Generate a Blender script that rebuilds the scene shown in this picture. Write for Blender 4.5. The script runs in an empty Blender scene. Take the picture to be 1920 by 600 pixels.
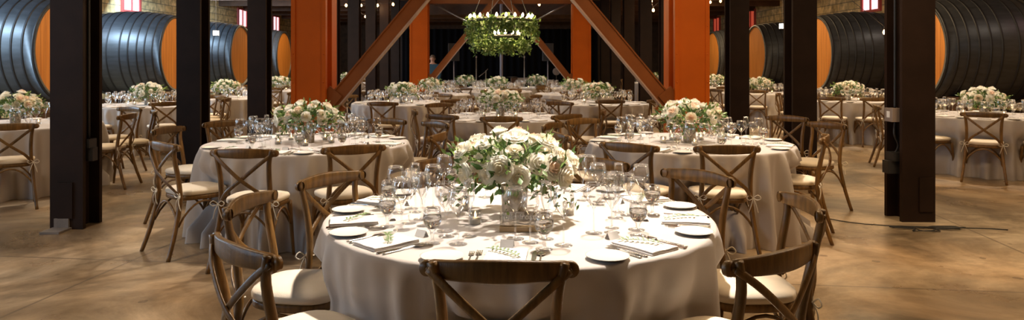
import bpy, math, random
from mathutils import Vector, Matrix
random.seed(7)
PI = math.pi
F = 1337.0            # focal length in pixels of a 1920 wide frame
VX, HY, CZ = 938.0, 118.0, 1.49
S = bpy.context.scene
C = S.collection

# ------------------------------------------------------------------ camera, world, big lights, exposure
cd = bpy.data.cameras.new('camera'); cam = bpy.data.objects.new('camera', cd); C.objects.link(cam)
cam.location = (0, 0, CZ); cam.rotation_euler = (PI/2, 0, 0)
cd.sensor_fit = 'HORIZONTAL'; cd.sensor_width = 36; cd.lens = 36*F/1920
cd.shift_x = (960-VX)/1920; cd.shift_y = -(300-HY)/1920
cd.clip_end = 200
cd.dof.use_dof = True; cd.dof.focus_distance = 3.0; cd.dof.aperture_fstop = 9.0
S.camera = cam
w = bpy.data.worlds.new('world'); S.world = w; w.use_nodes = True
w.node_tree.nodes['Background'].inputs[0].default_value = (.30, .38, .5, 1)
w.node_tree.nodes['Background'].inputs[1].default_value = 0.3
S.view_settings.view_transform = 'Standard'; S.view_settings.look = 'None'
S.view_settings.exposure = 0.12; S.view_settings.gamma = 1.0; S.view_settings.use_curve_mapping = False
S.cycles.max_bounces = 8; S.cycles.transparent_max_bounces = 24
S.cycles.diffuse_bounces = 3; S.cycles.glossy_bounces = 3; S.cycles.transmission_bounces = 6
S.cycles.sample_clamp_indirect = 4.0; S.cycles.use_denoising = True
S.cycles.caustics_reflective = False; S.cycles.caustics_refractive = False

def area(name, loc, target, sx, sy, energy, col, spread=PI):
    l = bpy.data.lights.new(name, 'AREA'); l.shape = 'RECTANGLE'; l.size = sx; l.size_y = sy
    l.energy = energy; l.color = col; l.spread = spread
    o = bpy.data.objects.new(name, l); C.objects.link(o); o.location = loc
    o.rotation_euler = (Vector(target)-Vector(loc)).to_track_quat('-Z', 'Y').to_euler()
    return o
def spot(name, loc, target, energy, col, ang, blend=.9, r=.06):
    l = bpy.data.lights.new(name, 'SPOT'); l.energy = energy; l.color = col; l.spot_size = ang; l.spot_blend = blend
    l.shadow_soft_size = r
    o = bpy.data.objects.new(name, l); C.objects.link(o); o.location = loc
    o.rotation_euler = (Vector(target)-Vector(loc)).to_track_quat('-Z', 'Y').to_euler()
    return o
WARM = (1, .70, .38); CREAM = (1, .89, .77); COOL = (.50, .74, 1)
# cool daylight inferred from the near left; area lights added, no openings built
area('daylight_left', (-12.2, 2.5, 2.6), (-3, 6.0, .8), 5, 2.4, 300, COOL)
area('daylight_entry', (-9.5, -2.5, 3.4), (-5.5, 5.5, 0), 3, 1.5, 60, COOL)  # added cool fill over the near left floor and columns
for y in (11.9, 17.5, 22.7, 27.9):          # cool lights added between the casks, in place of high-window daylight
    area('window_daylight', (-11.2, y, 4.05), (-10.4, y+2.0, 2.1), 1.6, .9, 320, COOL)
for y in (12.4, 17.9):
    area('window_daylight', (11.3, y, 4.05), (10.6, y+2.0, 2.0), 1.0, .3, 9, (1, .85, .7))  # small warm lights added for highlights on the right casks
area('daylight_right', (11.8, 6.0, 3.4), (9.3, 15.5, 2.3), 2.5, 1.0, 14, COOL)
area('daylight_side', (-12.2, 10.2, 2.5), (4, 11.5, .8), 3, 2, 260, COOL)  # added cool fill that blues the left faces of the side tables
# warm fill lights added near the ceiling, with no fixtures
area('ceiling_front_left', (-3.9, 3.5, 4.1), (-3.9, 3.5, 0), .6, .6, 160, (1, .76, .52))
area('ceiling_front_right', (4.6, 3.6, 4.1), (4.6, 3.6, 0), 1.2, 1.2, 150, (1, .7, .42))
spot('low_beam', (3.0, 15.5, 3.9), (3.1, 6.1, 0), 420, (1, .9, .75), math.radians(6), .2, .03)  # added spot that throws the bright patch on the floor
for i, (x, y, e) in enumerate([(-6.2, 9.0, 85), (-6.2, 14.5, 170), (-6.2, 20.5, 170), (6.6, 9.5, 110), (6.6, 14.8, 190), (6.6, 21.0, 170),
                               (-7.5, 29, 200), (7.5, 29, 200)]):
    area('aisle_lamp', (x, y, 4.1), (x*1.05, y, 0), 3, 3, e, WARM)  # added fill for the cask heads and stone walls
for x, y, e in [(1.9, 5.6, 85), (0, 12.5, 60), (0, 17, 40), (0, 33, 60)]:
    area('hall_lamp', (x, y, 4.1), (x, y, 0), 1.5, 1.5, e, WARM)  # unseen fill lights added along the hall
area('hall_uplight', (0, 31, 3.0), (0, 33, 4.3), 4, 1, 70, WARM)  # added upward fill that brightens the far ceiling

# ------------------------------------------------------------------ materials
MATS = {}
def newmat(name):
    m = bpy.data.materials.new(name); m.use_nodes = True; MATS[name] = m
    nt = m.node_tree; b = nt.nodes['Principled BSDF']; return m, nt, b
def pm(name, col, rough=.6, metal=0, bump=0, bscale=60, var=0, vscale=6, rand=0, spec=.5, stretch=None, sheen=0):
    m, nt, b = newmat(name)
    b.inputs['Roughness'].default_value = rough; b.inputs['Metallic'].default_value = metal
    b.inputs['Specular IOR Level'].default_value = spec
    b.inputs['Base Color'].default_value = (*col, 1)
    if sheen: b.inputs['Sheen Weight'].default_value = sheen
    N = nt.nodes; L = nt.links
    tc = N.new('ShaderNodeTexCoord')
    src = tc.outputs['Object']
    if stretch:
        mp = N.new('ShaderNodeMapping'); mp.inputs['Scale'].default_value = stretch
        L.new(src, mp.inputs[0]); src = mp.outputs[0]
    if var or rand:
        nz = N.new('ShaderNodeTexNoise'); nz.inputs['Scale'].default_value = vscale; nz.inputs['Detail'].default_value = 5
        L.new(src, nz.inputs['Vector'])
        fac = nz.outputs[0]
        rp = N.new('ShaderNodeMapRange'); rp.inputs[1].default_value = .3; rp.inputs[2].default_value = .7
        rp.inputs[3].default_value = 1-var; rp.inputs[4].default_value = 1+var
        L.new(fac, rp.inputs[0]); v = rp.outputs[0]
        if rand:
            oi = N.new('ShaderNodeObjectInfo'); r2 = N.new('ShaderNodeMapRange')
            r2.inputs[3].default_value = 1-rand; r2.inputs[4].default_value = 1+rand
            L.new(oi.outputs['Random'], r2.inputs[0])
            mu = N.new('ShaderNodeMath'); mu.operation = 'MULTIPLY'; L.new(v, mu.inputs[0]); L.new(r2.outputs[0], mu.inputs[1]); v = mu.outputs[0]
        hs = N.new('ShaderNodeHueSaturation'); hs.inputs['Color'].default_value = (*col, 1)
        L.new(v, hs.inputs['Value']); L.new(hs.outputs[0], b.inputs['Base Color'])
    if bump:
        nb = N.new('ShaderNodeTexNoise'); nb.inputs['Scale'].default_value = bscale; nb.inputs['Detail'].default_value = 4
        L.new(src, nb.inputs['Vector'])
        bp = N.new('ShaderNodeBump'); bp.inputs['Strength'].default_value = bump; bp.inputs['Distance'].default_value = .01
        L.new(nb.outputs[0], bp.inputs['Height']); L.new(bp.outputs[0], b.inputs['Normal'])
    return m
def emit(name, col, strength):
    m, nt, b = newmat(name)
    b.inputs['Base Color'].default_value = (*col, 1)
    b.inputs['Emission Color'].default_value = (*col, 1); b.inputs['Emission Strength'].default_value = strength
    return m

M_chair = pm('chair_oak', (.160, .082, .022), .33, var=.45, vscale=5, rand=.25, stretch=(9, 9, 1.3), bump=.15, bscale=40)
M_cushion = pm('cream_canvas', (.80, .70, .56), .85, bump=.15, bscale=300, var=.06)
M_tie = pm('cotton_tie', (.75, .68, .56), .9)
M_cloth = pm('taupe_linen', (.47, .42, .385), .75, bump=.1, bscale=500, var=.04, vscale=3, sheen=.2)
M_napkin = pm('blush_napkin', (.72, .66, .61), .85, bump=.1, bscale=400)
M_china = pm('white_china', (.66, .63, .58), .18)
M_steel = pm('polished_cutlery', (.62, .58, .52), .22, metal=1)
M_card = pm('white_card', (.85, .83, .8), .8)
M_vase = pm('mottled_silver_vase', (.36, .31, .25), .35, metal=.6, var=.45, vscale=40, bump=.3, bscale=50)
M_post = pm('brown_black_steel', (.022, .012, .008), .5, var=.25, vscale=3, bump=.1, bscale=30, spec=.15)
M_orange = pm('red_orange_steel', (.58, .11, .004), .5, var=.10, vscale=2, spec=.2)
M_brace = pm('rust_brown_steel', (.26, .075, .014), .5, var=.15, vscale=3, spec=.25)
M_lit_edge = pm('worn_steel_edge', (.50, .33, .24), .45, var=.1)  # paler colour paints the light caught on each brace's lower flange
M_iron = pm('black_iron', (.02, .02, .022), .5)
M_rod = pm('grey_rod', (.35, .33, .3), .4, metal=.4)
M_greypole = pm('grey_pole', (.35, .33, .38), .5)
M_cask = pm('black_cask_staves', (.032, .034, .038), .40, var=.35, vscale=5, stretch=(.5, 3, 3), spec=.7)
M_hoop = pm('black_cask_hoop', (.012, .012, .014), .5)
M_box = pm('grey_metal_box', (.25, .2, .17), .5)
M_drape = pm('black_drape', (.003, .003, .004), .95, spec=.1)
M_ceil = pm('dark_timber_ceiling', (.09, .045, .02), .8, var=.3, vscale=4)
M_beam = pm('dark_timber_beam', (.10, .045, .02), .7, var=.3, vscale=4)
M_leafd = pm('dark_green_leaf', (.07, .15, .03), .5, var=.35, vscale=12)
M_leafl = pm('fresh_green_leaf', (.18, .28, .06), .5, var=.35, vscale=14)
M_leafg = pm('olive_sprig_leaf', (.11, .17, .05), .5, var=.2, vscale=20)
M_white = pm('white_petal', (.94, .90, .80), .6, var=.05, vscale=20)
M_blush = pm('blush_petal', (.93, .74, .60), .6, var=.08, vscale=20)
M_cream = pm('cream_petal', (.94, .86, .70), .6, var=.06, vscale=20)
M_stem = pm('green_stem', (.10, .16, .05), .6)
M_wax = pm('candle_wax', (.85, .78, .65), .5)
M_flame = emit('candle_flame', (1, .55, .2), 30)
M_bulb = emit('warm_bulb', (1, .55, .22), 22)
M_cbulb = emit('chandelier_bulb', (1, .74, .42), 40)
M_lantern = emit('lantern_glass', (1, .93, .82), 3.5)
M_signwood = pm('pale_sign_wood', (.50, .36, .20), .55, var=.2, vscale=10, stretch=(1, 12, 12))
M_text = pm('white_lettering', (.9, .88, .84), .6)
M_skin = pm('skin', (.62, .36, .26), .55)
M_navy = pm('navy_suit', (.03, .10, .17), .8)
M_trouser = pm('dark_trousers', (.02, .02, .03), .8)
M_hair = pm('grey_brown_hair', (.15, .11, .08), .7)
M_shirt = pm('pale_shirt', (.6, .62, .66), .8)
M_redframe = pm('red_window_frame', (.50, .07, .06), .5)
M_pane = emit('daylit_pane', (1, .62, .66), 1.3)
M_pane2 = emit('daylit_pane_red', (.55, .08, .04), .6)
M_wood2 = pm('cradle_wood', (.10, .05, .025), .7, var=.3)
M_rubber = pm('black_rubber', (.015, .014, .013), .6)
M_gusset = pm('dull_grey_plate', (.20, .17, .15), .55, var=.2)

def petal(m, col):
    nt = m.node_tree; N = nt.nodes; L = nt.links; b = N['Principled BSDF']
    t = N.new('ShaderNodeBsdfTranslucent'); t.inputs[0].default_value = (*col, 1)
    mx = N.new('ShaderNodeMixShader'); mx.inputs[0].default_value = .38
    L.new(b.outputs[0], mx.inputs[1]); L.new(t.outputs[0], mx.inputs[2]); L.new(mx.outputs[0], N['Material Output'].inputs[0])
petal(M_white, (.96, .93, .85)); petal(M_blush, (.95, .78, .62)); petal(M_cream, (.95, .88, .70))
def glassmat(name, tint=(1, 1, 1), rough=0.0):
    m, nt, b = newmat(name); N = nt.nodes; L = nt.links; N.remove(b)
    t = N.new('ShaderNodeBsdfTransparent'); t.inputs[0].default_value = (*tint, 1)
    g = N.new('ShaderNodeBsdfGlossy'); g.inputs['Roughness'].default_value = .04; g.inputs['Color'].default_value = (.95, .95, .95, 1)
    lw = N.new('ShaderNodeLayerWeight'); lw.inputs[0].default_value = .35
    mr = N.new('ShaderNodeMapRange'); mr.inputs[3].default_value = .09; mr.inputs[4].default_value = .5
    L.new(lw.outputs['Fresnel'], mr.inputs[0])
    mx = N.new('ShaderNodeMixShader'); L.new(mr.outputs[0], mx.inputs[0]); L.new(t.outputs[0], mx.inputs[1]); L.new(g.outputs[0], mx.inputs[2])
    L.new(mx.outputs[0], N['Material Output'].inputs[0]); return m
M_glass = glassmat('thin_clear_glass')
M_acrylic = glassmat('clear_acrylic', (.60, .56, .50))
m, nt, b = newmat('water'); b.inputs['Transmission Weight'].default_value = 1; b.inputs['IOR'].default_value = 1.33
b.inputs['Roughness'].default_value = 0; b.inputs['Base Color'].default_value = (1, 1, 1, 1); M_water = m

def plankhead():
    m, nt, b = newmat('orange_cask_head'); N = nt.nodes; L = nt.links
    b.inputs['Roughness'].default_value = .5
    tc = N.new('ShaderNodeTexCoord'); mp = N.new('ShaderNodeMapping'); mp.inputs['Scale'].default_value = (1, 14, .6)
    L.new(tc.outputs['Object'], mp.inputs[0])
    nz = N.new('ShaderNodeTexNoise'); nz.inputs['Scale'].default_value = 1.5; L.new(mp.outputs[0], nz.inputs['Vector'])
    sx = N.new('ShaderNodeSeparateXYZ'); L.new(tc.outputs['Object'], sx.inputs[0])
    mm = N.new('ShaderNodeMath'); mm.operation = 'PINGPONG'; mm.inputs[1].default_value = .08; L.new(sx.outputs[1], mm.inputs[0])
    lt = N.new('ShaderNodeMath'); lt.operation = 'LESS_THAN'; lt.inputs[1].default_value = .006; L.new(mm.outputs[0], lt.inputs[0])
    cr = N.new('ShaderNodeValToRGB'); cr.color_ramp.elements[0].position = .3; cr.color_ramp.elements[0].color = (.44, .15, .02, 1)
    cr.color_ramp.elements[1].position = .7; cr.color_ramp.elements[1].color = (.64, .26, .05, 1); L.new(nz.outputs[0], cr.inputs[0])
    mx = N.new('ShaderNodeMix'); mx.data_type = 'RGBA'; mx.inputs['B'].default_value = (.25, .09, .02, 1)
    L.new(lt.outputs[0], mx.inputs['Factor']); L.new(cr.outputs[0], mx.inputs['A']); L.new(mx.outputs['Result'], b.inputs['Base Color'])
    return m
M_head = plankhead()

def floormat():
    m, nt, b = newmat('stained_concrete'); N = nt.nodes; L = nt.links
    tc = N.new('ShaderNodeTexCoord')
    def noise(sc, det=6, rough=.6, dist=0):
        n = N.new('ShaderNodeTexNoise'); n.inputs['Scale'].default_value = sc; n.inputs['Detail'].default_value = det
        n.inputs['Roughness'].default_value = rough; n.inputs['Distortion'].default_value = dist
        L.new(tc.outputs['Object'], n.inputs['Vector']); return n.outputs[0]
    cr = N.new('ShaderNodeValToRGB'); e = cr.color_ramp.elements
    e[0].position = .34; e[0].color = (.10, .072, .042, 1); e[1].position = .66; e[1].color = (.68, .56, .41, 1)
    x = e.new(.45); x.color = (.24, .18, .115, 1); x = e.new(.55); x.color = (.42, .33, .225, 1)
    L.new(noise(.9, 9, .68, .6), cr.inputs[0])
    c2 = N.new('ShaderNodeValToRGB'); e = c2.color_ramp.elements
    e[0].position = .40; e[0].color = (1, 1, 1, 1); e[1].position = .66; e[1].color = (1.0, .74, .45, 1)
    L.new(noise(.55, 5, .6, .3), c2.inputs[0])
    mu = N.new('ShaderNodeMix'); mu.data_type = 'RGBA'; mu.blend_type = 'MULTIPLY'; mu.inputs['Factor'].default_value = .6
    L.new(cr.outputs[0], mu.inputs['A']); L.new(c2.outputs[0], mu.inputs['B'])
    # little dark chips
    v = N.new('ShaderNodeTexVoronoi'); v.inputs['Scale'].default_value = 3.2; L.new(tc.outputs['Object'], v.inputs['Vector'])
    ns = N.new('ShaderNodeMath'); ns.operation = 'MULTIPLY'; L.new(noise(14, 3), ns.inputs[0]); ns.inputs[1].default_value = .19
    lt = N.new('ShaderNodeMath'); lt.operation = 'LESS_THAN'; L.new(v.outputs['Distance'], lt.inputs[0]); L.new(ns.outputs[0], lt.inputs[1])
    mu2 = N.new('ShaderNodeMix'); mu2.data_type = 'RGBA'; mu2.inputs['B'].default_value = (.10, .06, .035, 1)
    f = N.new('ShaderNodeMath'); f.operation = 'MULTIPLY'; f.inputs[1].default_value = .6; L.new(lt.outputs[0], f.inputs[0])
    L.new(f.outputs[0], mu2.inputs['Factor']); L.new(mu.outputs['Result'], mu2.inputs['A'])
    # saw-cut joints
    mp = N.new('ShaderNodeMapping'); mp.inputs['Rotation'].default_value = (0, 0, .12); L.new(tc.outputs['Object'], mp.inputs[0])
    br = N.new('ShaderNodeTexBrick'); br.offset = 0; br.inputs['Scale'].default_value = 1; br.inputs['Brick Width'].default_value = 3.4
    br.inputs['Row Height'].default_value = 2.5; br.inputs['Mortar Size'].default_value = .012; br.inputs['Mortar Smooth'].default_value = .3
    L.new(mp.outputs[0], br.inputs['Vector'])
    mu3 = N.new('ShaderNodeMix'); mu3.data_type = 'RGBA'; mu3.inputs['B'].default_value = (.09, .06, .04, 1)
    f2 = N.new('ShaderNodeMath'); f2.operation = 'MULTIPLY'; f2.inputs[1].default_value = .65; L.new(br.outputs['Fac'], f2.inputs[0])
    L.new(f2.outputs[0], mu3.inputs['Factor']); L.new(mu2.outputs['Result'], mu3.inputs['A'])
    L.new(mu3.outputs['Result'], b.inputs['Base Color'])
    rr = N.new('ShaderNodeMapRange'); rr.inputs[1].default_value = .3; rr.inputs[2].default_value = .7; rr.inputs[3].default_value = .22; rr.inputs[4].default_value = .5
    L.new(noise(1.4, 6), rr.inputs[0]); L.new(rr.outputs[0], b.inputs['Roughness'])
    bp = N.new('ShaderNodeBump'); bp.inputs['Strength'].default_value = .12; bp.inputs['Distance'].default_value = .02
    L.new(noise(6, 8), bp.inputs['Height']); L.new(bp.outputs[0], b.inputs['Normal'])
    return m
def stonemat():
    m, nt, b = newmat('tan_stone_wall'); N = nt.nodes; L = nt.links
    b.inputs['Roughness'].default_value = .9
    tc = N.new('ShaderNodeTexCoord'); mp = N.new('ShaderNodeMapping'); mp.inputs['Rotation'].default_value = (PI/2, 0, PI/2)
    sx = N.new('ShaderNodeSeparateXYZ'); L.new(tc.outputs['Object'], sx.inputs[0])
    ad = N.new('ShaderNodeMath'); L.new(sx.outputs[0], ad.inputs[0]); L.new(sx.outputs[1], ad.inputs[1])
    cx = N.new('ShaderNodeCombineXYZ'); L.new(ad.outputs[0], cx.inputs[0]); L.new(sx.outputs[2], cx.inputs[1])
    br = N.new('ShaderNodeTexBrick'); br.inputs['Scale'].default_value = 1; br.inputs['Brick Width'].default_value = .62
    br.inputs['Row Height'].default_value = .28; br.inputs['Mortar Size'].default_value = .014
    br.inputs['Color1'].default_value = (.66, .46, .20, 1); br.inputs['Color2'].default_value = (.80, .60, .30, 1)
    br.inputs['Mortar'].default_value = (.26, .20, .12, 1)
    L.new(cx.outputs[0], br.inputs['Vector'])
    nz = N.new('ShaderNodeTexNoise'); nz.inputs['Scale'].default_value = 5; nz.inputs['Detail'].default_value = 8
    L.new(tc.outputs['Object'], nz.inputs['Vector'])
    mr = N.new('ShaderNodeMapRange'); mr.inputs[1].default_value = .3; mr.inputs[2].default_value = .7; mr.inputs[3].default_value = .5; mr.inputs[4].default_value = 1.3
    L.new(nz.outputs[0], mr.inputs[0])
    hs = N.new('ShaderNodeHueSaturation'); L.new(br.outputs[0], hs.inputs['Color']); L.new(mr.outputs[0], hs.inputs['Value'])
    L.new(hs.outputs[0], b.inputs['Base Color'])
    bp = N.new('ShaderNodeBump'); bp.inputs['Strength'].default_value = .5; L.new(nz.outputs[0], bp.inputs['Height']); L.new(bp.outputs[0], b.inputs['Normal'])
    return m
M_floor = floormat(); M_stone = stonemat()

# ------------------------------------------------------------------ mesh helpers
class MB:
    def __init__(s): s.v = []; s.f = []; s.m = []; s.sm = []
    def add(s, vs, fs, mi=0, smooth=False):
        o = len(s.v); s.v += [tuple(v) for v in vs]
        for f in fs: s.f.append(tuple(i+o for i in f)); s.m.append(mi); s.sm.append(smooth)
        return s
    def box(s, x0, x1, y0, y1, z0, z1, mi=0, M=None):
        vs = [Vector(p) for p in ((x0,y0,z0),(x1,y0,z0),(x1,y1,z0),(x0,y1,z0),(x0,y0,z1),(x1,y0,z1),(x1,y1,z1),(x0,y1,z1))]
        if M: vs = [M @ v for v in vs]
        return s.add(vs, [(3,2,1,0),(4,5,6,7),(0,1,5,4),(1,2,6,5),(2,3,7,6),(3,0,4,7)], mi)
    def tube(s, pts, rad, n=8, mi=0, flat=None, up=None, cap=True, closed=False):
        """tube along pts; rad number or list; flat=(a,b) scales of the section in side/up direction"""
        pts = [Vector(p) for p in pts]; k = len(pts)
        if not hasattr(rad, '__len__'): rad = [rad]*k
        vs = []
        prev = None
        for i, p in enumerate(pts):
            if closed: t = pts[(i+1) % k]-pts[i-1]
            else: t = pts[min(i+1, k-1)]-pts[max(i-1, 0)]
            t.normalize()
            u = Vector(up) if up else (prev if prev is not None else (Vector((0,0,1)) if abs(t.z) < .9 else Vector((0,1,0))))
            u = u - t*u.dot(t)
            if u.length < 1e-5: u = t.orthogonal()
            u.normalize(); prev = u; sd = t.cross(u)
            a, b = flat if flat else (1, 1)
            for j in range(n):
                an = 2*PI*(j+.5)/n
                vs.append(p + sd*math.cos(an)*rad[i]*a + u*math.sin(an)*rad[i]*b)
        fs = []
        for i in range(k if closed else k-1):
            i2 = (i+1) % k
            for j in range(n):
                fs.append((i*n+j, i*n+(j+1) % n, i2*n+(j+1) % n, i2*n+j))
        if cap and not closed:
            fs.append(tuple(range(n-1, -1, -1))); fs.append(tuple((k-1)*n+j for j in range(n)))
        return s.add(vs, fs, mi, True)
    def lathe(s, prof, n=24, mi=0, M=None, smooth=True, cx=0, cy=0):
        vs = []; fs = []; rings = []
        for r, z in prof:
            if r < 1e-6: rings.append([len(vs)]); vs.append(Vector((cx, cy, z)))
            else:
                rings.append(list(range(len(vs), len(vs)+n)))
                for j in range(n): vs.append(Vector((cx+r*math.cos(2*PI*j/n), cy+r*math.sin(2*PI*j/n), z)))
        for a, b in zip(rings, rings[1:]):
            for j in range(n):
                j2 = (j+1) % n
                if len(a) == 1 and len(b) == 1: break
                if len(a) == 1: fs.append((a[0], b[j2], b[j]))
                elif len(b) == 1: fs.append((a[j], a[j2], b[0]))
                else: fs.append((a[j], a[j2], b[j2], b[j]))
        if M: vs = [M @ v for v in vs]
        return s.add(vs, fs, mi, smooth)
    def leaf(s, p, d, nrm, ln, wd, mi=0):
        d = d.normalized(); sd = d.cross(nrm)
        if sd.length < 1e-4: sd = d.orthogonal()
        sd.normalize(); up = sd.cross(d)
        a = p; b = p+d*ln*.45+sd*wd*.5+up*ln*.06; c = p+d*ln-up*ln*.08; e = p+d*ln*.45-sd*wd*.5+up*ln*.06; mdl = p+d*ln*.5-up*ln*.02
        return s.add([a, b, c, e, mdl], [(0,1,4),(1,2,4),(2,3,4),(3,0,4)], mi, True)
    def mesh(s, name, mats):
        me = bpy.data.meshes.new(name); me.from_pydata(s.v, [], s.f)
        for m in (mats if isinstance(mats, (list, tuple)) else [mats]): me.materials.append(m)
        me.polygons.foreach_set('material_index', s.m); me.polygons.foreach_set('use_smooth', s.sm)
        me.update(); return me
    def build(s, name, mats, parent=None, loc=(0,0,0), rz=0):
        return ob(name, s.mesh(name, mats), parent, loc, rz)
def ob(name, me, parent=None, loc=(0,0,0), rz=0):
    o = bpy.data.objects.new(name, me); C.objects.link(o)
    o.location = loc; o.rotation_euler = (0, 0, rz)
    if parent: o.parent = parent
    return o
def tag(o, label, cat, group=None, kind=None):
    o['label'] = label; o['category'] = cat
    if group: o['group'] = group
    if kind: o['kind'] = kind
    return o
def empty(name, loc=(0,0,0), rz=0):
    o = ob(name, None, None, loc, rz); o.empty_display_size = .1; return o
def struct(o): o['kind'] = 'structure'; return o
def bev(o, wd=.004, seg=2):
    md = o.modifiers.new('bevel', 'BEVEL'); md.width = wd; md.segments = seg; md.limit_method = 'ANGLE'; return o
def copy_tree(o, parent=None):
    c = o.copy(); C.objects.link(c); c.parent = parent
    for ch in o.children: copy_tree(ch, c)
    return c
def PX(px, Y): return (px-VX)/F*Y
def bez(pts, n=6):
    """Catmull-Rom through pts"""
    P = [Vector(p) for p in pts]; out = []
    for i in range(len(P)-1):
        p0 = P[max(i-1, 0)]; p1 = P[i]; p2 = P[i+1]; p3 = P[min(i+2, len(P)-1)]
        for k in range(n):
            t = k/n
            out.append(.5*((2*p1)+(p2-p0)*t+(2*p0-5*p1+4*p2-p3)*t*t+(3*p1-p0-3*p2+p3)*t**3))
    out.append(P[-1]); return out

# ------------------------------------------------------------------ the room
XL, XR, YF, YB, ZC = -12.4, 12.3, -4.0, 48.0, 4.3
struct(MB().box(XL-.3, XR+.3, YF-.3, YB+.3, -.2, 0).build('floor', M_floor))
struct(MB().box(XL-.3, XR+.3, YF-.3, YB+.3, ZC, ZC+.2).build('ceiling', M_ceil))
struct(MB().box(XL-.3, XL, YF-.3, YB+.3, 0, ZC).build('wall_left', M_stone))
struct(MB().box(XR, XR+.3, YF-.3, YB+.3, 0, ZC).build('wall_right', M_stone))
struct(MB().box(XL, XR, YB, YB+.3, 0, ZC).build('wall_back', M_ceil))
struct(MB().box(XL, XR, YF-.3, YF, 0, ZC).build('wall_front', M_stone))
for k, y in enumerate([3.5, 8.5, 13.5, 18.5, 23.5, 28.5, 31.5, 34.5, 37.5, 40.5, 43.5]):
    struct(MB().box(XL, XR, y-.12, y+.12, ZC-.3, ZC).build('trim_%d' % (k+1), M_beam))
# windows high in the side walls
n = 0
for side, xs, ys in ((-1, XL, [13.8, 18.9, 23.9, 29.1, 34.2, 39.3]), (1, XR, [13.6, 18.7, 23.6, 29.3, 34.9, 40.4])):
    for y in ys:
        n += 1
        z0, z1 = 3.17, 4.1; hw = .62
        a, b_ = (xs, xs+.07) if side < 0 else (xs-.07, xs)
        g = MB()
        g.box(a, b_, y-hw, y-hw+.12, z0, z1); g.box(a, b_, y+hw-.12, y+hw, z0, z1)
        g.box(a, b_, y-hw+.12, y+hw-.12, z0, z0+.08); g.box(a, b_, y-hw+.12, y+hw-.12, z1-.08, z1)
        g.box(a, b_, y-.03, y+.03, z0+.08, z1-.08)
        wn = struct(g.build('window_%d' % n, M_redframe))
        a2, b2 = (xs, xs+.03) if side < 0 else (xs-.03, xs)
        MB().box(a2, b2, y-hw+.12, y+hw-.12, z0+.08, z1-.08).build('pane', M_pane if (side < 0 or y < 25) else M_pane2, wn)

# ------------------------------------------------------------------ steel columns
def hsec(g, x0, x1, y0, y1, z0, z1, fl=.045, mi=0):
    xm = (x0+x1)/2
    g.box(x0, x1, y0, y0+fl, z0, z1, mi); g.box(x0, x1, y1-fl, y1, z0, z1, mi)
    g.box(xm-.05, xm+.05, y0+fl, y1-fl, z0, z1, mi)
ORD = ['nearest', 'second', 'third', 'fourth', 'fifth', 'sixth', 'seventh', 'eighth', 'ninth', 'tenth']
for side, x0, x1, ys in ((-1, -4.03, -3.735, 6.38), (1, 3.76, 4.07, 6.67)):
    for k in range(10):
        y = ys+2.49*k
        t = empty('steel_column', ((x0+x1)/2, y+.15, 0))
        tag(t, '%s dark brown steel column in the %s row, counted from the camera' % (ORD[k], 'left' if side < 0 else 'right'),
            'column', 'dark steel columns')
        g = MB(); hsec(g, x0-(x0+x1)/2, x1-(x0+x1)/2, -.15, .16, 0, ZC); g.build('shaft', M_post, t)
        if k == 0:
            g = MB(); g.box(-.07 if side < 0 else 0, .06 if side < 0 else .13, -.165, -.15, .10, .42)
            g.build('splice_plate', M_post, t)
            if side < 0:
                g = MB(); g.box(-.12, .05, -.34, -.13, .001, .02); g.box(-.1, .03, -.17, -.15, .02, .10); g.build('foot_plate', M_gusset, t)
                g = MB(); g.box(.10, .17, -.09, .03, .72, .80); g.box(.12, .19, -.07, .01, .60, .72); g.build('clamp', M_iron, t)
                g = MB(); g.tube([(.13, -.03, .8), (.13, -.03, 1.4), (.13, -.03, ZC)], .014); g.build('conduit', M_iron, t)
            else:
                g = MB(); g.box(-.21, -.09, -.08, .06, .93, 1.06); o = g.build('socket_box', M_box, t); bev(o)
                MB().box(-.215, -.21, -.04, .01, .97, 1.03).build('switch', M_card, o)
                g = MB(); g.box(-.2, -.07, -.08, .06, .56, .64); g.box(-.24, -.12, -.06, .04, .44, .56); g.build('clamp', M_iron, t)
                g = MB(); g.tube(bez([(-.14, 0, ZC), (-.14, -.0, 1.5), (-.14, 0, 1.06)]), .012)
                g.tube(bez([(-.14, -.01, .95), (-.17, -.04, .82), (-.12, -.02, .7), (-.16, 0, .6)]), .01)
                g.build('conduit', M_iron, t)

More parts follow.
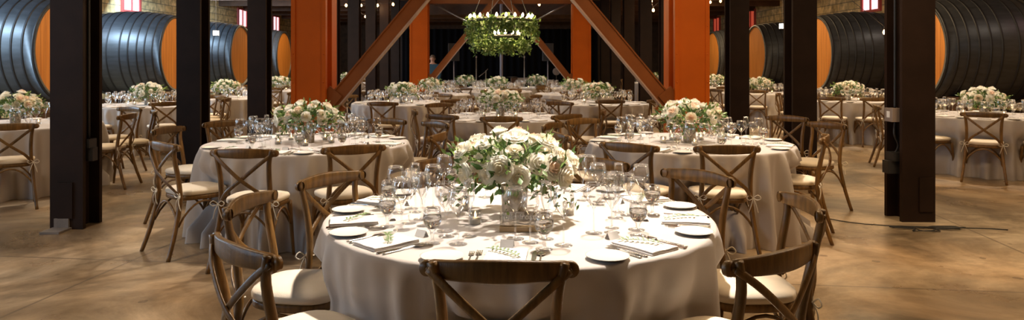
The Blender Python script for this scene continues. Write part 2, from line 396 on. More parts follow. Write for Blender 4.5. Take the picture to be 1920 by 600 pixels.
# big orange columns + chevron braces
def frame_set(Yc, xi, xo, nm, second):
    for sd in (-1, 1):
        t = empty('orange_column', (sd*(xi+xo)/2, Yc+.3, 0))
        tag(t, 'broad %s steel column, %s of the %s braced frame' % ('red-orange', 'left side' if sd < 0 else 'right side', nm), 'column', 'orange steel columns')
        h = (xo-xi)/2
        g = MB(); g.box(-h, h, -.3, -.22, 0, ZC); g.box(-.06, .06, -.22, .02, 0, ZC); g.box(-h, h, .02, .3, 0, ZC)
        o = g.build('shaft', M_orange, t); bev(o, .006)
        if True:
            g = MB(); g.box(-h, -h+.05, -.315, -.3, 0, ZC); g.box(h-.05, h, -.315, -.3, 0, ZC); g.build('edge_angle', M_orange, t)
            g = MB()
            for z in [i*.35+.2 for i in range(11)]:
                for xx in (-h+.025, h-.025):
                    g.lathe([(.012, 0), (.009, .006), (0, .008)], 8, M=Matrix.Translation((xx, -.315, z)) @ Matrix.Rotation(PI/2, 4, 'X'))
            g.build('rivets', M_orange, t)
    apex = (0, 3.50)
    for sd in (-1, 1):
        t = empty('diagonal_brace', (sd*xi, Yc+.1, .93))
        tag(t, 'slanting rust-brown steel brace on the %s of the %s braced frame' % ('left' if sd < 0 else 'right', nm), 'brace', 'diagonal steel braces')
        # local coords: origin at foot
        p0 = Vector((sd*(-.02), 0, 0)); p1 = Vector((sd*(-xi), 0, apex[1]-.93))
        d = (p1-p0).normalized(); nrm = Vector((-d.z, 0, d.x)) if sd < 0 else Vector((d.z, 0, -d.x))   # toward outside/top
        L_ = (p1-p0).length
        M = Matrix((( d.x, nrm.x, 0, p0.x), (0, 0, 1, 0), (d.z, nrm.z, 0, p0.z), (0, 0, 0, 1)))
        g = MB(); g.box(0, L_, -.075, .075, -.03, .12, M=M); g.build('web', M_brace, t)
        lo = -1 if nrm.z > 0 else 1
        for q, mm in ((1, M_brace), (-1, M_lit_edge)):
            q2 = q*(1 if nrm.z > 0 else -1)
            a, b_ = sorted((q2*.075, q2*.092)); MB().box(0, L_, a, b_, -.05, .13, M=M).build('flange', mm, t)
        # end gusset and the thin lower strut running on to the column foot
        a, b_ = sorted((lo*.04, lo*-.16)); MB().box(-.05, .22, a, b_, -.055, -.032, M=M).build('gusset', M_brace, t)
        a, b_ = sorted((lo*.098, lo*.165)); MB().box(-.60, .12, a, b_, .0, .08, M=M).build('lower_strut', M_brace, t)
frame_set(8.87, 2.17, 2.60, 'nearer', False)
frame_set(20.6, 2.10, 2.62, 'farther', True)
tag(MB().box(-2.1, 2.1, 20.75, 20.95, 3.22, 3.34).build('tie_beam', M_brace), 'thin rust-orange horizontal beam across the top of the farther frame', 'beam')
for sd in (-1, 1):
    g = MB(); g.tube([(sd*2.1, 21.1, 3.30), (sd*.2, 21.1, 2.30)], .022); 
    tag(g.build('tie_rod', M_rod), 'thin grey slanting tie rod on the %s, behind the chandelier' % ('left' if sd < 0 else 'right'), 'rod', 'tie rods')
g = MB(); g.box(-3.6, 3.6, 27.4, 27.7, 3.35, 3.75); tag(g.build('timber_beam', M_beam), 'brown timber beam under the ceiling behind the chandelier', 'beam')

# ------------------------------------------------------------------ casks
def make_cask(side):
    t = empty('wine_cask')
    Ln = 2.5; R0, R1 = 1.08, 1.21
    RX = Matrix.Rotation(side*PI/2, 4, 'Y')     # local z -> +-x : head at local z=0, body grows away from aisle
    prof = [(R0-.06, .05), (R0-.05, 0), (R0, 0)]
    for i in range(13):
        u = i/12; prof.append((R0+(R1-R0)*math.sin(PI*u), Ln*u))
    prof += [(0, Ln)]
    MB().lathe(prof, 72, M=RX).build('staves', M_cask, t)
    MB().lathe([(0, .05), (R0-.055, .05)], 72, M=RX, smooth=False).build('head', M_head, t)
    for u in (.015, .09, .17, .25, .34, .43, .57, .66, .75, .83, .91, .985):
        z = Ln*u; r = R0+(R1-R0)*math.sin(PI*u)
        MB().lathe([(r-.01, z-.021), (r+.012, z-.018), (r+.012, z+.018), (r-.01, z+.021)], 72, M=RX).build('hoop', M_hoop, t)
    return t
proto = {1: make_cask(1), -1: make_cask(-1)}; used = set()
for sd, ph, xs, ys in ((-1, -1, -9.3, [15.3, 20.6, 25.7, 30.8]), (1, 1, 9.15, [15.7, 20.75, 25.7, 30.9])):
    for k, y in enumerate(ys):
        o = proto[ph] if ph not in used else copy_tree(proto[ph]); used.add(ph)
        o.location = (xs, y, 1.76)
        tag(o, 'huge dark wine cask with orange head, %s along the %s wall' % (ORD[k], 'left' if sd < 0 else 'right'), 'cask', 'wine casks along the walls')
        g = MB()
        for q in (.45, 2.05):
            x = xs+sd*q
            g.box(x-.12, x+.12, y-.75, y+.75, 0, .45); g.box(min(x, xs+sd*1.25), max(x, xs+sd*1.25), y-.1, y+.1, .1, .3)
            g.box(x-.12, x+.12, y-.95, y-.55, .45, .78); g.box(x-.12, x+.12, y+.55, y+.95, .45, .78)
        tag(g.build('cask_cradle', M_wood2), 'dark wooden cradle under the %s cask along the %s wall' % (ORD[k], 'left' if sd < 0 else 'right'), 'cradle', 'cask cradles')

# ------------------------------------------------------------------ chairs
def chair_parts():
    """faces +Y; returns list of (name, MB, material, [children])"""
    P = []
    # seat frame ring (bentwood)
    def seat_outline(k, grow=0):
        pts = []
        for i in range(28):
            a = 2*PI*i/28; c, s = math.cos(a), math.sin(a)
            e = .62
            x = math.copysign(abs(c)**e, c)*(.205+grow); y = math.copysign(abs(s)**e, s)*(.20+grow)
            x *= 1+.07*(y/.2)
            pts.append((x, y))
        return pts
    def slab(g, z0, z1, grow, dome=0, rnd=.01):
        o = seat_outline(0, grow); n = len(o); vs = []
        rows = [(z0, .97), (z0+rnd*.6, 1), (z1-rnd, 1), (z1-rnd*.2, .975), (z1+dome*.6, .8), (z1+dome, .45)]
        for z, sc in rows: vs += [(x*sc, y*sc, z) for x, y in o]
        vs.append((0, 0, z1+dome*1.05)); fs = []
        for r in range(len(rows)-1):
            for j in range(n): fs.append((r*n+j, r*n+(j+1) % n, (r+1)*n+(j+1) % n, (r+1)*n+j))
        r = len(rows)-1
        for j in range(n): fs.append((r*n+j, r*n+(j+1) % n, len(vs)-1))
        fs.append(tuple(range(n-1, -1, -1))); g.add(vs, fs, 0, True)
    g = MB(); slab(g, .425, .462, .0); P.append(('seat', g, M_chair, []))
    g = MB(); slab(g, .463, .500, .004, .012, .014)
    ties = []
    for sx in (-1, 1):
        q = MB(); bx, by, bz = sx*.20, -.225, .475
        q.tube([(sx*.17, -.19, .478), (bx, by, bz)], .0045, 5)
        for a in (-1, 1):
            q.tube(bez([(bx, by, bz), (bx+a*.03, by-.012, bz+.024), (bx+a*.052, by-.016, bz+.004), (bx+a*.03, by-.01, bz-.014), (bx, by, bz)], 4), .0035, 5)
            q.tube(bez([(bx, by, bz), (bx+a*.018, by-.014, bz-.05), (bx+a*.035, by-.005, bz-.11)], 4), .0035, 5)
        ties.append(('tie', q, M_tie, []))
    P.append(('cushion', g, M_cushion, ties))
    for sx in (-1, 1):
        g = MB(); g.tube(bez([(sx*.232, -.325, 0), (sx*.208, -.262, .2), (sx*.186, -.212, .44), (sx*.178, -.226, .62), (sx*.186, -.256, .77), (sx*.207, -.262, .868)], 4),
                         [.0155+.0035*math.sin(PI*min(1, i/20)) for i in range(21)], 8, up=(0, 1, 0))
        P.append(('leg', g, M_chair, []))
        g = MB(); g.tube(bez([(sx*.205, .205, 0), (sx*.195, .185, .2), (sx*.185, .165, .43)], 4), [.013, .0135, .014, .015, .016, .017, .018, .019, .019], 8, up=(0, 1, 0))
        P.append(('leg', g, M_chair, []))
    # top rail : broad, curved, rounded ends
    g = MB(); pts = []; n = 16
    for i in range(n+1):
        u = -1+2*i/n; pts.append((u*.232, -.292+.055*u*u, .846-.004*u*u))
    hh = [(.033 if 0 < i < n else .024)*(1+.12*math.cos(PI*(i/n-.5)*2)) for i in range(n+1)]
    # rectangular-ish section with rounded edges
    vs = []; fs = []; sec = [(-.011, -.8), (-.006, -1), (.006, -1), (.011, -.8), (.011, .8), (.006, 1), (-.006, 1), (-.011, .8)]
    for i, p in enumerate(pts):
        for a, b_ in sec: vs.append((p[0], p[1]+a, p[2]+b_*hh[i]))
    k = len(sec)
    for i in range(n):
        for j in range(k): fs.append((i*k+j, (i+1)*k+j, (i+1)*k+(j+1) % k, i*k+(j+1) % k))
    fs.append(tuple(range(k))); fs.append(tuple(n*k+j for j in range(k-1, -1, -1)))
    g.add(vs, fs, 0, True)
    for sx in (-1, 1):
        g.lathe([(.025, -.010), (.0265, 0), (.025, .010), (0, .011)], 16, M=Matrix.Translation((sx*.226, -.240, .843)) @ Matrix.Rotation(PI/2, 4, 'X'))
        g.lathe([(.008, 0), (.006, .006), (0, .007)], 8, M=Matrix.Translation((sx*.222, -.256, .843)) @ Matrix.Rotation(PI/2, 4, 'X'))
    P.append(('top_rail', g, M_chair, []))
    for sx in (-1, 1):
        g = MB(); off = .006*sx
        g.tube(bez([(sx*.222, -.262, .845), (sx*.135, -.292+off, .775), (sx*.0, -.305+off, .66), (-sx*.12, -.272+off, .565), (-sx*.176, -.228, .49)], 5), .014, 8, flat=(1.05, .45), up=(0, 1, 0))
        P.append(('cross_brace', g, M_chair, []))
    # arched bentwood braces under the seat
    c = {(-1, -1): (-.205, -.235), (1, -1): (.205, -.235), (-1, 1): (-.192, .178), (1, 1): (.192, .178)}
    for a, b_ in (((-1, 1), (1, 1)), ((-1, -1), (1, -1)), ((-1, -1), (-1, 1)), ((1, -1), (1, 1))):
        A = c[a]; B = c[b_]; g = MB(); pts = []
        for i in range(11):
            u = i/10; z = .24+.175*math.sin(PI*u)**.8
            pts.append((A[0]+(B[0]-A[0])*u, A[1]+(B[1]-A[1])*u, z))
        g.tube(pts, .009, 6, up=None); P.append(('stretcher', g, M_chair, []))
    return P
CP = chair_parts()
def make_chair():
    t = empty('cross_back_chair')
    for nm, g, mt, kids in CP:
        o = g.build(nm, mt, t)
        for n2, g2, m2, _ in kids: g2.build(n2, m2, o)
    return t
def chair_single():
    g = MB()
    for nm, q, mt, kids in CP: g.add(q.v, q.f, 1 if mt is M_cushion else 0, True)
    return g.mesh('cross_back_chair', [M_chair, M_cushion])
CH0 = make_chair(); CHS = chair_single(); first_chair = [True]
SIDE = {6: 'near side', 7: 'near-left side', 8: 'left side toward the camera', 9: 'left side', 10: 'left side away from camera', 11: 'far-left side',
        0: 'far side', 1: 'far-right side', 2: 'right side away from camera', 3: 'right side', 4: 'right side toward the camera', 5: 'near-right side'}
def clock(dx, dy):
    a = math.degrees(math.atan2(dx, dy)) % 360; return int(round(a/30)) % 12

TAKEN = []
COLS = [(-3.88, 6.53+2.49*k, .46) for k in range(10)]+[(3.91, 6.82+2.49*k, .46) for k in range(10)]+[(s_*2.38, y_, .52) for s_ in (-1, 1) for y_ in (9.17, 20.9)]
def free(x, y, others):
    return all(math.hypot(x-a, y-b_) > .47 for a, b_ in TAKEN) and all(math.hypot(x-a, y-b_) > l for a, b_, l in COLS) and all(math.hypot(x-a, y-b_) > 1.17 for a, b_ in others)
CENTRES = []
def place_chair(x, y, ang, label, group, full=True):
    if full:
        o = CH0 if first_chair[0] else copy_tree(CH0); first_chair[0] = False
    else:
        o = ob('cross_back_chair', CHS)
    o.location = (x, y, 0); o.rotation_euler = (0, 0, ang)
    tag(o, label, 'chair', group); return o

# ------------------------------------------------------------------ tableware meshes
def wine_mesh(name, h, rb, bowl_h, rim, foot=.034):
    st = h-bowl_h
    prof = [(0, .0), (foot, .0), (foot, .002), (.006, .006), (.0038, .014), (.0035, st-.008), (.007, st)]
    for i in range(1, 9):
        u = i/8; r = rb*math.sin(min(1, u*1.7)*PI/2)
        if u > .55: r = rb+(rim-rb)*((u-.55)/.45)**1.5
        prof.append((max(r, .007), st+bowl_h*u))
    prof.append((rim-.0012, h)) ; prof.append((rim-.003, h-.01))
    return MB().lathe(prof, 20).mesh(name, M_glass)
WG = wine_mesh('wine_glass', .228, .044, .115, .036, .037)
WG2 = wine_mesh('white_wine_glass', .200, .038, .095, .031, .034)
WG3 = wine_mesh('tall_wine_glass', .215, .048, .105, .038, .037)
FL = wine_mesh('champagne_flute', .240, .025, .14, .021, .031)
GB = MB().lathe([(0, 0), (.034, 0), (.034, .003), (.010, .008), (.006, .02), (.008, .035), (.010, .05), (.022, .062), (.034, .078), (.0385, .098), (.038, .118), (.034, .142), (.0325, .142), (.035, .12)], 24).mesh('water_goblet', M_glass)
WAT = MB().lathe([(0, .056), (.018, .062), (.032, .079), (.0365, .098), (.0362, .112), (0, .112)], 24).mesh('water', M_water)
PL = MB().lathe([(0, .004), (.045, .004), (.050, .0), (.055, .004), (.082, .013), (.083, .015), (.078, .014), (.055, .008), (0, .007)], 32).mesh('bread_plate', M_china)
def napkin_mesh():
    g = MB(); nx, ny = 6, 8; W, H = .078, .108
    for lay, (z, sx, sy, dx) in enumerate([(.000, 1, 1, 0), (.007, .97, .98, .003)]):
        vs = []; fs = []
        for k, zz in ((0, z+.0005), (1, z+.0075)):
            for j in range(ny+1):
                for i in range(nx+1):
                    x = (-1+2*i/nx); y = (-1+2*j/ny)
                    e = max(abs(x), abs(y)); dz = -.002*(e > .95)*k + .0012*math.sin(5*x+3*y+lay)*k
                    vs.append((x*W*sx+dx, y*H*sy, zz+dz))
        n1 = (nx+1)*(ny+1)
        for j in range(ny):
            for i in range(nx):
                a = j*(nx+1)+i; fs.append((a+n1, a+1+n1, a+nx+2+n1, a+nx+1+n1)); fs.append((a, a+nx+1, a+nx+2, a+1))
        per = [i for i in range(nx+1)]+[j*(nx+1)+nx for j in range(1, ny+1)]+[ny*(nx+1)+i for i in range(nx-1, -1, -1)]+[j*(nx+1) for j in range(ny-1, 0, -1)]
        for q in range(len(per)):
            a, b_ = per[q], per[(q+1) % len(per)]; fs.append((a, b_, b_+n1, a+n1))
        g.add(vs, fs, 0, False)
    return g.mesh('napkin', M_napkin)
NP = napkin_mesh()
def sprig_mesh(seed):
    r = random.Random(seed); g = MB(); pts = []
    for i in range(9):
        u = i/8; pts.append(Vector((.012*math.sin(u*3+seed), -.075+.16*u, .0035+.006*math.sin(u*PI))))
    g.tube(pts, .0014, 5, mi=1)
    for i, p in enumerate(pts[1:]):
        for s in (-1, 1):
            d = Vector((s*.8, .7+.3*r.random(), .25*r.random()+.05)); g.leaf(p, d, Vector((0, 0, 1)), .026+.01*r.random(), .012)
    return g.mesh('olive_sprig', [M_leafg, M_stem])
SPR = [sprig_mesh(i) for i in range(3)]
def knife():
    g = MB(); vs = []; fs = []
    prof = [(-.115, .007, .004), (-.11, .009, .005), (-.03, .006, .004), (-.02, .005, .003), (0, .009, .0015), (.08, .0095, .0012), (.105, .006, .001), (.115, .001, .001)]
    for y, wd, th in prof: vs += [(-wd, y, .003-th*.5), (wd, y, .003-th*.5), (wd*.8, y, .003+th*.5), (-wd*.8, y, .003+th*.5)]
    for i in range(len(prof)-1):
        for j in range(4): fs.append((i*4+j, i*4+(j+1) % 4, i*4+4+(j+1) % 4, i*4+4+j))
    fs += [(3, 2, 1, 0), tuple(len(vs)-4+j for j in range(4))]
    return g.add(vs, fs).mesh('knife', M_steel)
def fork():
    g = MB(); g.tube([(0, -.10, .004), (0, -.09, .0035), (0, 0, .004), (0, .035, .0075), (0, .045, .006)], [.006, .0065, .003, .003, .006], 6, flat=(1.2, .5), up=(0, 0, 1))
    g.box(-.0115, .0115, .043, .062, .0035, .0055)
    for i in range(4):
        x = -.0115+i*.0066; g.box(x, x+.0032, .062, .098, .0038, .0056)
    return g.mesh('fork', M_steel)
def spoon():
    g = MB(); g.tube([(0, -.10, .004), (0, -.09, .0035), (0, 0, .004), (0, .05, .006), (0, .056, .005)], [.006, .0065, .003, .003, .006], 6, flat=(1.2, .5), up=(0, 0, 1))
    g.tube([(0, .05, .006), (0, .058, .005), (0, .072, .0035), (0, .085, .0038), (0, .096, .006), (0, .1, .0075)], [.004, .012, .0175, .017, .010, .002], 10, flat=(1, .12), up=(0, 0, 1))
    return g.mesh('spoon', M_steel)
KN, FK, SP = knife(), fork(), spoon()
CARD = MB().add([(-.027, -.016, 0), (.027, -.016, 0), (.027, 0, .028), (-.027, 0, .028), (-.027, .016, 0), (.027, .016, 0)],
                [(0, 1, 2, 3), (3, 2, 5, 4)]).mesh('place_card', M_card)
def votive():
    t = MB().lathe([(0, 0), (.024, 0), (.027, .004), (.030, .06), (.0288, .06), (.026, .02)], 20).build('votive_holder', M_glass)
    MB().lathe([(0, .004), (.0235, .004), (.0245, .028), (0, .029)], 16).build('candle', M_wax, t)
    f = MB().lathe([(0, .031), (.0045, .037), (.004, .046), (0, .058)], 8).build('flame', M_flame, t)
    return t
VOT0 = votive(); vot_first = [True]

# ------------------------------------------------------------------ flowers
def rose_mesh(name, mats, seed, rings, bud=False):
    r = random.Random(seed); g = MB()
    for k in range(rings):
        o = k/(rings-1) if rings > 1 else 0          # 0 inner, 1 outer
        npet = 4+k; Rk = .012+.030*o**.9; Hk = .034-.006*o
        for p in range(npet):
            a0 = 2*PI*(p+.5*(k % 2))/npet+r.random()*.3; wd = 2*PI/npet*.68
            vs = []; nu, nv = 4, 4
            for j in range(nv+1):
                t = j/nv
                for i in range(nu+1):
                    s = -1+2*i/nu
                    rad = Rk*math.sin(min(1, t*1.15)*PI/2)+.010*o*max(0, t-.6)+.0022*math.sin(6*s+k*2.1+p)*t*t
                    z = Hk*(t**1.2)*(1-.12*s*s+.05*math.sin(5*s+p)*t*t)-.016*o*max(0, t-.55)-.010*o
                    wv = wd*(.35+.65*math.sin(min(1, t*1.3)*PI/2))*(1-.25*max(0, t-.7)/.3*abs(s))
                    a = a0+s*wv; vs.append((rad*math.cos(a), rad*math.sin(a), z))
            fs = [(j*(nu+1)+i, j*(nu+1)+i+1, (j+1)*(nu+1)+i+1, (j+1)*(nu+1)+i) for j in range(nv) for i in range(nu)]
            g.add(vs, fs, 1 if (o < .35 and len(mats) > 1) else 0, True)
    return g.mesh(name, mats)
ROSES = [rose_mesh('rose', [M_white, M_cream], 1, 5), rose_mesh('rose', [M_white, M_cream], 8, 5), rose_mesh('rose', [M_white, M_blush], 2, 5), rose_mesh('rose', [M_cream, M_blush], 3, 5),
         rose_mesh('rose', [M_white, M_white], 4, 4), rose_mesh('rose', [M_white, M_cream], 6, 5)]
BUDS = [rose_mesh('bud', [M_white], 5, 3)]
def vec_rand(r): return Vector((r.gauss(0, 1), r.gauss(0, 1), r.gauss(0, 1))).normalized()
def foliage_mesh(seed, nleaf, rx=.27, rz=.13):
    r = random.Random(seed); g = MB()
    # stems
    for i in range(26):
        d = vec_rand(r); d.z = abs(d.z)*.9+.05; e = Vector((d.x*rx*1.05, d.y*rx*1.05, d.z*rz*1.1))
        g.tube([(0, 0, -.05), e*.5+Vector((0, 0, .02)), e], .002, 4, mi=2)
        for q in range(5):                            # sprays poking out
            p = e*(.75+.09*q); g.leaf(p, d+vec_rand(r)*.7, vec_rand(r), .04, .018, 1)
    for i in range(nleaf):
        d = vec_rand(r); d.z = d.z*.8+.05
        u = .45+.65*r.random(); p = Vector((d.x*rx*u, d.y*rx*u, d.z*rz*u-.02))
        g.leaf(p, (d+vec_rand(r)*.8), vec_rand(r), .035+.035*r.random(), .016+.014*r.random(), 0 if r.random() < .65 else 1)
    # trailing bits
    for i in range(9):
        a = r.random()*2*PI; q = Vector((math.cos(a)*rx*.8, math.sin(a)*rx*.8, -.05))
        for j in range(8):
            q = q+Vector((math.cos(a)*.012, math.sin(a)*.012, -.013)); g.leaf(q, vec_rand(r)+Vector((0, 0, -.5)), vec_rand(r), .032, .014, j % 2)
    return g.mesh('foliage', [M_leafd, M_leafl, M_stem])
FOLS = [foliage_mesh(i, 420) for i in range(4)]
VASE = MB().lathe([(0, 0), (.052, 0), (.055, .004), (.058, .08), (.062, .14), (.059, .14), (.054, .02), (0, .012)], 28).mesh('vase', M_vase)
def arrangement(x, y, z, idx, label, sc=1.0, nroses=24, wide=.245):
    r = random.Random(100+idx); t = empty('flower_arrangement', (x, y, z), r.random()*0)
    tag(t, label, 'flowers', 'flower centrepieces'); t.scale = (sc, sc, sc)
    ob('vase', VASE, t)
    fo = ob('foliage', FOLS[idx % 4], t, (0, 0, .235), r.random()*6)
    fo['kind'] = 'stuff'
    pts = []; tries = 0
    while len(pts) < nroses and tries < 4000:
        tries += 1
        d = vec_rand(r)
        if d.z < -.22: continue
        d = Vector((d.x, d.y, d.z)).normalized()
        if any((d-q).length < (.37 if nroses < 30 else .30) for q in pts): continue
        pts.append(d)
    for d in pts:
        k = .84+.32*r.random(); p = Vector((d.x*wide*k, d.y*wide*k*.95, .225+d.z*.125*k+.01))
        bud = r.random() < .18
        o = ob('bud' if bud else 'rose', BUDS[0] if bud else r.choice(ROSES), t, p)
        nd = Vector((d.x, d.y, d.z*1.2+.15)).normalized()
        o.rotation_euler = nd.to_track_quat('Z', 'Y').to_euler(); s = (.82+.5*r.random()); o.scale = (s, s, s)
    return t

# ------------------------------------------------------------------ tables
def cloth_obj(cx, cy, R, zt, chairs, seed, label):
    r = random.Random(seed); n = 384; ph = [r.random()*6.28 for _ in range(5)]; nf = 21+seed % 4
    zl = [.0, .05, .12, .20, .30, .40, .50, .58, .64, .69, .72]
    def fold(a):
        c = math.cos(nf*a+ph[0]+1.3*math.sin(2*a+ph[1])+.6*math.sin(5*a+ph[4]))
        return (((1+c)/2)**2.2*2-.75)*(.8+.35*math.cos(3*a+ph[2]))+.22*math.cos((2*nf+3)*a+ph[2])+.2*math.cos(5*a+ph[3])
    g = MB(); vs = []; fs = []; rows = []
    def row(fn):
        rows.append(len(vs))
        for j in range(n):
            a = 2*PI*j/n; rr, z = fn(a); vs.append((rr*math.cos(a), rr*math.sin(a), z))
    def body(z):
        u = 1-z/zt
        def fn(a):
            rr = R+.006+.03*u+.078*(u**.55)*fold(a)*min(1, u*9)
            if z < .60:
                for (ca, cr) in chairs:
                    da = (a-ca+PI) % (2*PI)-PI
                    lim = cr-.235; dx = abs(da)*R
                    if dx < .30:
                        k = 1 if dx < .20 else (.30-dx)/.10
                        k *= 1 if z < .53 else (.60-z)/.07
                        if z < .38: k *= max(0, (z-.12)/.26)
                        rr = rr*(1-k)+min(rr, lim)*k
            return max(rr, .55), z+.002
        return fn
    for z in zl: row(body(z))
    row(lambda a: (R+.002+.006*(1+fold(a))*.5, zt-.02))
    row(lambda a: (R+.001, zt-.008)); row(lambda a: (R-.006, zt-.001)); row(lambda a: (R-.02, zt)); row(lambda a: (R*.6, zt)); row(lambda a: (R*.25, zt))
    vs.append((0, 0, zt))
    for a, b_ in zip(rows, rows[1:]):
        for j in range(n): fs.append((a+j, a+(j+1) % n, b_+(j+1) % n, b_+j))
    for j in range(n): fs.append((rows[-1]+j, rows[-1]+(j+1) % n, len(vs)-1))
    g.add(vs, fs, 0, True)
    o = g.build('tablecloth', M_cloth, None, (cx, cy, 0)); tag(o, label, 'tablecloth', 'floor-length tablecloths')
    return o
ZT = .76
def put(name, me, x, y, rz, label, cat, group, z=ZT+.0005):
    o = ob(name, me, None, (x, y, z), rz); tag(o, label, cat, group); return o
count = {'t': 0}
def table(name, cx, cy, chairs, R=.915, level=2, flower=None, spotE=110, extra_settings=(), fx=0, fy=0, nroses=28, fsc=1.0, lab=None):
    """chairs: list of rail positions (x, y); level 3 nearest table, 2 near, 1 mid, 0 far"""
    count['t'] += 1; idx = count['t']; r = random.Random(idx*13)
    ca = []; used_side = set(); SKIP = []; CENTRES.append((cx, cy))
    for c_ in chairs:
        x, y = c_[:2]; ro = c_[2] if len(c_) > 2 else 0
        dx, dy = x-cx, y-cy; rr = math.hypot(dx, dy); a = math.atan2(dy, dx); orr = rr-.27
        if not free(cx+orr*math.cos(a), cy+orr*math.sin(a), [q for q in CENTRES if q != (cx, cy)]): SKIP.append(a); continue
        TAKEN.append((cx+orr*math.cos(a), cy+orr*math.sin(a)))
        ca.append((a, orr))
        k = clock(dx, dy)
        if k in used_side:
            for alt in ((k+1) % 12, (k-1) % 12):
                if alt not in used_side: k = alt; break
        used_side.add(k)
        place_chair(cx+orr*math.cos(a), cy+orr*math.sin(a), a+PI/2+ro, 'cross-back wooden chair on the %s of the %s' % (SIDE[k], name),
                    'cross-back chairs around the tables', level >= 1)
    cloth_obj(cx, cy, R, ZT, ca, idx, lab or ('floor-length taupe linen cloth over the round %s' % name))
    angs = [a for a, _ in ca]+SKIP+list(extra_settings)
    us = set()
    for a in angs:
        rad = Vector((math.cos(a), math.sin(a), 0)); v = -rad; u = Vector((v.y, -v.x, 0))   # u = sitter's right
        rz = a+PI/2
        kk = clock(rad.x, rad.y)
        if kk in us:
            for alt in ((kk+1) % 12, (kk-1) % 12):
                if alt not in us: kk = alt; break
        us.add(kk)
        where = 'at the %s of the %s' % (SIDE[kk], name)
        def P(uu, rr): p = Vector((cx, cy, 0))+rad*rr+u*uu; return p.x, p.y
        j = lambda s: (r.random()-.5)*s
        x, y = P(0, .775); o = put('napkin', NP, x, y, rz+j(.06), 'folded pale napkin '+where, 'napkin', 'folded napkins')
        if level >= 2:
            x, y = P(.005, .775); put('olive_sprig', SPR[idx % 3], x, y, rz+.5+j(.9), 'small green sprig '+where, 'sprig', 'leafy sprigs', ZT+.017)
        if level >= 1:
            x, y = P(-.235, .80); put('bread_plate', PL, x, y, 0, 'white bread plate '+where, 'plate', 'bread plates')
        if level >= 2:
            x, y = P(-.105, .78); put('fork', FK, x, y, rz+j(.05), 'dinner fork '+where, 'fork', 'forks')
            x, y = P(-.132, .785); put('salad_fork', FK, x, y, rz+j(.05), 'smaller fork '+where, 'fork', 'outer forks').scale = (.9, .9, .9)
            x, y = P(.105, .78); put('knife', KN, x, y, rz+j(.05), 'steel table knife '+where, 'knife', 'knives')
            x, y = P(.130, .785); put('spoon', SP, x, y, rz+j(.05), 'steel spoon '+where, 'spoon', 'spoons')
            x, y = P(0.0+j(.02), .60); put('place_card', CARD, x, y, rz+j(.3), 'white folded place card '+where, 'card', 'place cards')
        x, y = P(.135+j(.02), .635+j(.02)); o = put('water_goblet', GB, x, y, 0, 'stemmed goblet of water '+where, 'glass', 'water goblets')
        if level >= 2: ob('water', WAT, o)
        x, y = P(.215+j(.02), .57+j(.03)); put('wine_glass', WG, x, y, 0, 'large clear wine glass '+where, 'glass', 'wine glasses')
        x, y = P(.085+j(.02), .53+j(.03)); put('white_wine_glass', WG2, x, y, 0, 'smaller clear wine glass '+where, 'glass', 'smaller wine glasses')
        x, y = P(.01+j(.02), .47+j(.03)); put('tall_wine_glass', WG3, x, y, 0, 'wide-bowled wine glass '+where, 'glass', 'wide-bowled wine glasses')
        x, y = P(.155+j(.02), .47+j(.03)); put('champagne_flute', FL, x, y, 0, 'tall slim champagne flute '+where, 'glass', 'champagne flutes')
    nv = 5 if level >= 2 else 3
    VW = ['left of', 'behind', 'right of', 'in front of', 'near-right of']
    for k in range(nv):
        a = 2*PI*(k+.3)/nv+idx; rr = .22+.08*r.random()
        o = VOT0 if vot_first[0] else copy_tree(VOT0); vot_first[0] = False
        o.location = (cx+fx+rr*math.cos(a), cy+fy+rr*math.sin(a), ZT+.0005)
        kk = clock(math.cos(a), math.sin(a))
        tag(o, 'lit votive candle by the flowers, %s, on the %s' % (SIDE[kk].replace(' side', '').replace(' toward the camera', ' front').replace(' away from camera', ' back').replace('side', ''), name), 'candle', 'votive candles')
    arrangement(cx+fx, cy+fy, ZT+.0005, idx, flower or ('cream rose centrepiece in silver vase on the %s' % name), fsc, nroses)
    if spotE:
        spot('pin_spot', (cx+.6, cy+.9, 4.0), (cx, cy-.02, .8), spotE*(6.6 if level == 3 else 4.2), CREAM, math.radians(42), .6, .08)
        if level >= 2: spot('pin_spot_front', (cx-.4, cy+.05, 4.0), (cx, cy, .9), spotE*1.9, CREAM, math.radians(38), .8, .1)

def rails(lst):      # (px, y of the rail's top edge) -> world
    out = []
    for px, y in lst:
        Y = F*(CZ-.878)/(y-HY); out.append((PX(px, Y), Y))
    return out
def ring(cx, cy, n, a0, r=1.33):
    return [(cx+r*math.cos(math.radians(a0+360*i/n)), cy+r*math.sin(math.radians(a0+360*i/n))) for i in range(n)]
def pol(cx, cy, lst): return [(cx+q[1]*math.cos(math.radians(q[0])), cy+q[1]*math.sin(math.radians(q[0])))+((math.radians(q[2]),) if len(q) > 2 else ()) for q in lst]

T1 = (.087, 3.43)
table('nearest table', *T1, pol(*T1, [(265, 1.22, 3), (225, 1.40), (191.4, 1.27, -18), (156, 1.16, -10), (110, 1.24), (66, 1.24), (28, 1.21, 10), (349, 1.31, 9), (308.4, 1.37, -4)]),
      level=3, spotE=190, nroses=38, fx=-.02, fy=-.03, fsc=1.06, flower='largest cream and blush rose centrepiece, silver vase, centre of nearest table',
      lab='floor-length taupe linen cloth over the nearest round table')
T2 = (-1.76, 6.53)
table('second-row left table', *T2, rails([(455, 279), (666, 272), (303, 266), (312, 238), (420, 226), (728, 222), (825, 249), (820, 228)]), extra_settings=(1.9,), level=2, fx=.0, spotE=130)
T3 = (1.74, 6.56)
table('second-row right table', *T3, rails([(1176, 268), (1365, 272), (1548, 253), (1553, 229), (1477, 217), (1090, 222), (1033, 231), (1046, 248)]), extra_settings=(1.2,), level=2, fx=.0, spotE=130)
T4 = (0, 9.6)
